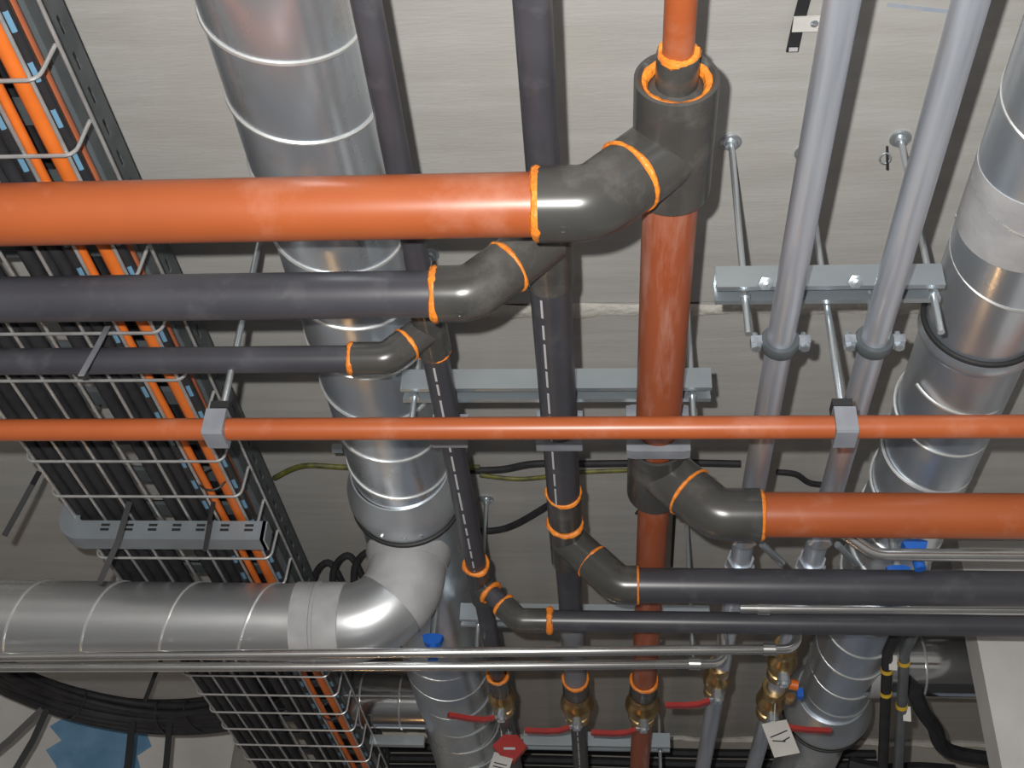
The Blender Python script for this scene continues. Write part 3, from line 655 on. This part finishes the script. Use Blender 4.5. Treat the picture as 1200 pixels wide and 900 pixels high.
# ------------------------------------------------------------------ coil of black cable
CO = thing('cable_coil', 'big coil of black cables hanging below the branch duct at lower left', 'cable coil', H(-1.27, 3.0, 1.215))
cc = H(-1.290, 3.00, 1.246)
for k in range(42):
    ro = random.uniform(-.066, .060); rx = .400 + ro; ry = .385 + ro + random.uniform(-.012, .012); zz = random.uniform(-.016, .016); ph = random.uniform(0, 6); n = 60; pts = []
    tx, ty = random.uniform(-.006, .006), random.uniform(-.006, .006)
    for i in range(n):
        a_ = 2 * PI * i / n
        pts.append(cc + V((math.cos(a_) * rx, math.sin(a_) * ry, zz + .008 * math.sin(2 * a_ + ph) + tx * math.cos(a_) + ty * math.sin(a_))))
    MB().tube(pts, random.choice((.0095, .011, .012)), 10, closed=True).obj('cable_loop', BCABLE, CO)
for a_ in (.55, 1.35, 1.62, 2.25, 3.6, 5.2):
    c = cc + V((math.cos(a_) * .40, math.sin(a_) * .38, 0)); er = V((math.cos(a_), math.sin(a_), 0)); MB().tube([c + er * (.080 * math.cos(q * PI / 12)) + V((0, 0, .038 * math.sin(q * PI / 12))) for q in range(24)], .0035, 6, closed=True).obj('binding_tie', RUBBER, CO)
def strap(p0, p1, wd, label):
    p0, p1 = V(p0), V(p1); mid_ = (p0 + p1) / 2 + V((.006, 0, 0)); d = (p1 - p0).normalized()
    return solid(MB().strip([p0, mid_, p1], d.cross(fwd).normalized() * wd, .004), 'cable_strap', RUBBER, label, 'strap', p0, 'black straps hanging from the cable coil')
def drop(x, y, z0, z1, dx=0, dy=0): return H(x, y, z0), H(x + dx, y + dy, z1)
strap(*drop(-1.365, 3.30, 1.20, .95, .02, .0), .020, 'black strap hanging straight down under the coil, right of the blue paint')
strap(*drop(-1.255, 3.30, 1.20, .95, .02, .0), .017, 'black strap hanging straight down under the coil, nearest the basket')
strap(*drop(-1.60, 3.215, 1.20, 1.02, -.15, .0), .017, 'black strap slanting left below the coil')
strap(*drop(-1.585, 3.215, 1.20, 1.02, -.045, .0), .017, 'black strap hanging nearly straight below the coil, left of the blue paint')
strap(H(-1.33, 3.27, 1.25), H(-1.20, 3.05, 1.50), .012, 'black strap rising inside the coil towards the ceiling')
solid(MB().tube([H(-1.9, 3.2, 1.06), H(-1.72, 3.2, 1.03), H(-1.60, 3.2, .96)], .022, 14), 'cable', BCABLE, 'thick black cable cutting the lower left corner', 'cable', H(-1.72, 3.2, 1.03))

# ------------------------------------------------------------------ loose wires on the ceiling
def wire(pts, r, m_, label, smooth=6):
    pts = [V(p) for p in pts]; out = []
    for i in range(len(pts) - 1):
        p0, p1, p2, p3 = pts[max(i - 1, 0)], pts[i], pts[i + 1], pts[min(i + 2, len(pts) - 1)]
        for k in range(smooth):
            t = k / smooth; out.append(.5 * ((2 * p1) + (p2 - p0) * t + (2 * p0 - 5 * p1 + 4 * p2 - p3) * t * t + (3 * p1 - p0 - 3 * p2 + p3) * t ** 3))
    out.append(pts[-1]); return solid(MB().tube(out, r, 8), 'wire', m_, label, 'wire', pts[0], 'loose wires along the ceiling')
hw = 1.49
wire([H(-.80, 2.44, hw), H(-.72, 2.385, hw), H(-.62, 2.39, hw), H(-.5, 2.395, hw), H(-.3, 2.39, hw)], .0065, YCABLE, 'yellow green earth wire between the dark tray and the left duct')
wire([H(-.34, 2.405, hw), H(-.25, 2.40, hw), H(-.17, 2.375, hw), H(-.05, 2.375, hw), H(.15, 2.37, hw), H(.30, 2.375, hw)], .0085, BCABLE, 'black wire running across the ceiling behind the middle pipes')
wire([H(-.30, 2.405, hw - .012), H(-.2, 2.425, hw - .01), H(-.06, 2.395, hw - .01), H(.1, 2.40, hw)], .005, YCABLE, 'yellow green wire twisted along the black ceiling wire')
wire([H(-.36, 2.70, hw), H(-.26, 2.68, hw), H(-.16, 2.58, hw), H(-.10, 2.50, hw)], .0085, BCABLE, 'short black wire curving up towards the medium black pipe')
wire([H(.385, 2.41, hw), H(.43, 2.42, hw), H(.47, 2.46, hw), H(.54, 2.47, hw)], .007, BCABLE, 'short black wire with knot between the two grey tubes')
wire([H(.06, 2.36, 1.35), H(.15, 2.40, 1.49), H(.16, 2.60, 1.50), H(.165, 2.9, 1.50)], .0035, BCABLE, 'thin black wire dropping beside the right orange elbow')
# dark hooks of loose cable left of the left duct
for k, (x, y) in enumerate(((-.70, 2.80), (-.64, 2.78), (-.76, 2.84))):
    wire([H(x - .03, y + .12, 1.38), H(x - .02, y + .02, 1.44), H(x + .03, y - .02, 1.46), H(x + .07, y + .10, 1.40), H(x + .08, y + .20, 1.36)], .009, BCABLE, ('looped black wire end, nearest the tray', 'looped black wire end, nearest the left duct', 'looped black wire end, between the other two')[k] if k < 2 else 'looped black wire end, farthest left of three')
# black cables along the back
for k, (hh, r) in enumerate(((1.440, .016), (1.402, .017), (1.365, .016))):
    wire([H(-.9, 4.15, hh - .01), H(-.3, 4.16, hh), H(.3, 4.155, hh - .006), H(.9, 4.15, hh)], r, BCABLE, ('black cable along the back wall, highest of three', 'black cable along the back wall, middle of three', 'black cable along the back wall, lowest of three')[k])
# cables with tape beside the right duct
for k, (xa, m_) in enumerate(((.690, BCABLE), (.735, BCABLE))):
    lab = ('dark cable with yellow tape beside the right duct, the left one', 'dark cable with yellow tape and white label, the right one')[k]
    t = thing('taped_cable', lab, 'cable', H(xa, 3.0, 1.2), 'taped cables beside the right duct')
    p0, p1 = (pt(1040, 765, 1.16), pt(1034, 910, .99)) if k == 0 else (pt(1060, 765, 1.16), pt(1052, 910, .99))
    MB().tube([p0 + V((.01, -.12, .02)), p0, p1], .0125, 14).obj('sheath', DARKTRAY if k else BCABLE, t)
    for q in ((.12, .30) if k == 0 else (.40, .06)):
        c = p0.lerp(p1, q); MB().tube([c, p0.lerp(p1, q + .025)], .0138, 14).obj('yellow_band', YTAPE, t)
    c = p0.lerp(p1, .10 if k == 0 else .50) + V((.010, -.018, 0))
    MB().box(c, (.018, .003, .036), Matrix.Rotation(.1, 3, 'Y')).obj('white_label', PAPER, t)
wire([H(.75, 2.93, 1.18), H(.78, 3.0, 1.155), H(.83, 3.1, 1.15), H(.90, 3.25, 1.14), H(1.1, 3.3, 1.13)], .020, BCABLE, 'thick black cable looping behind the taped cables to the white wall')
wire([H(.70, 3.6, 1.22), H(.8, 3.6, 1.20), H(.9, 3.6, 1.205), H(1.0, 3.6, 1.2)], .024, BCABLE, 'thick black cable running behind the duct flange at lower right')

# ------------------------------------------------------------------ ceiling fixings
t = thing('webbing_strap', 'black webbing strap end fixed to the ceiling by a white plate', 'strap', H(.285, 1.16, HC))
MB().strip([H(.292, .9, HC - .006), H(.290, 1.10, HC - .006), H(.283, 1.165, HC - .010), H(.279, 1.212, HC - .016)], V((.018, 0, 0)), .003).obj('webbing', RUBBER, t)
MB().box(H(.300, 1.165, HC - .012), (.050, .026, .004)).obj('fixing_plate', PAPER, t)
MB().lathe(H(.306, 1.163, HC - .013), (0, 0, -1), [(0, .001), (0, .007), (.003, .006), (.004, .001)], 12).obj('screw_head', ROD, t)
MB().box(H(.280, 1.206, HC - .019), (.013, .006, .002)).obj('end_stitch', WHITEINK, t)
t = thing('wire_hook', 'small twisted wire hook on the ceiling left of the right grey tube', 'hook', H(.462, 1.44, HC))
MB().torus(H(.455, 1.432, HC - .02), (0, .4, 1), .009, .0018, 16, 6).obj('loop', ROD, t)
MB().tube([H(.460, 1.425, HC), H(.458, 1.428, HC - .02), H(.461, 1.45, HC - .028)], .0022, 6).obj('shank', RUBBER, t)
ceil = bpy.data.objects['ceiling']
for a_, b_ in (((92, 606), (142, 676)), ((1040, 5), (1116, 14))):
    p0, p1 = pt(*a_, HC), pt(*b_, HC); p0.z = p1.z = CZ + HC - .0006
    MB().strip([p0, p1], (p1 - p0).normalized().cross(V((0, 0, 1))) * .006, .001).obj('chalk_line', BLUECHALK, ceil)
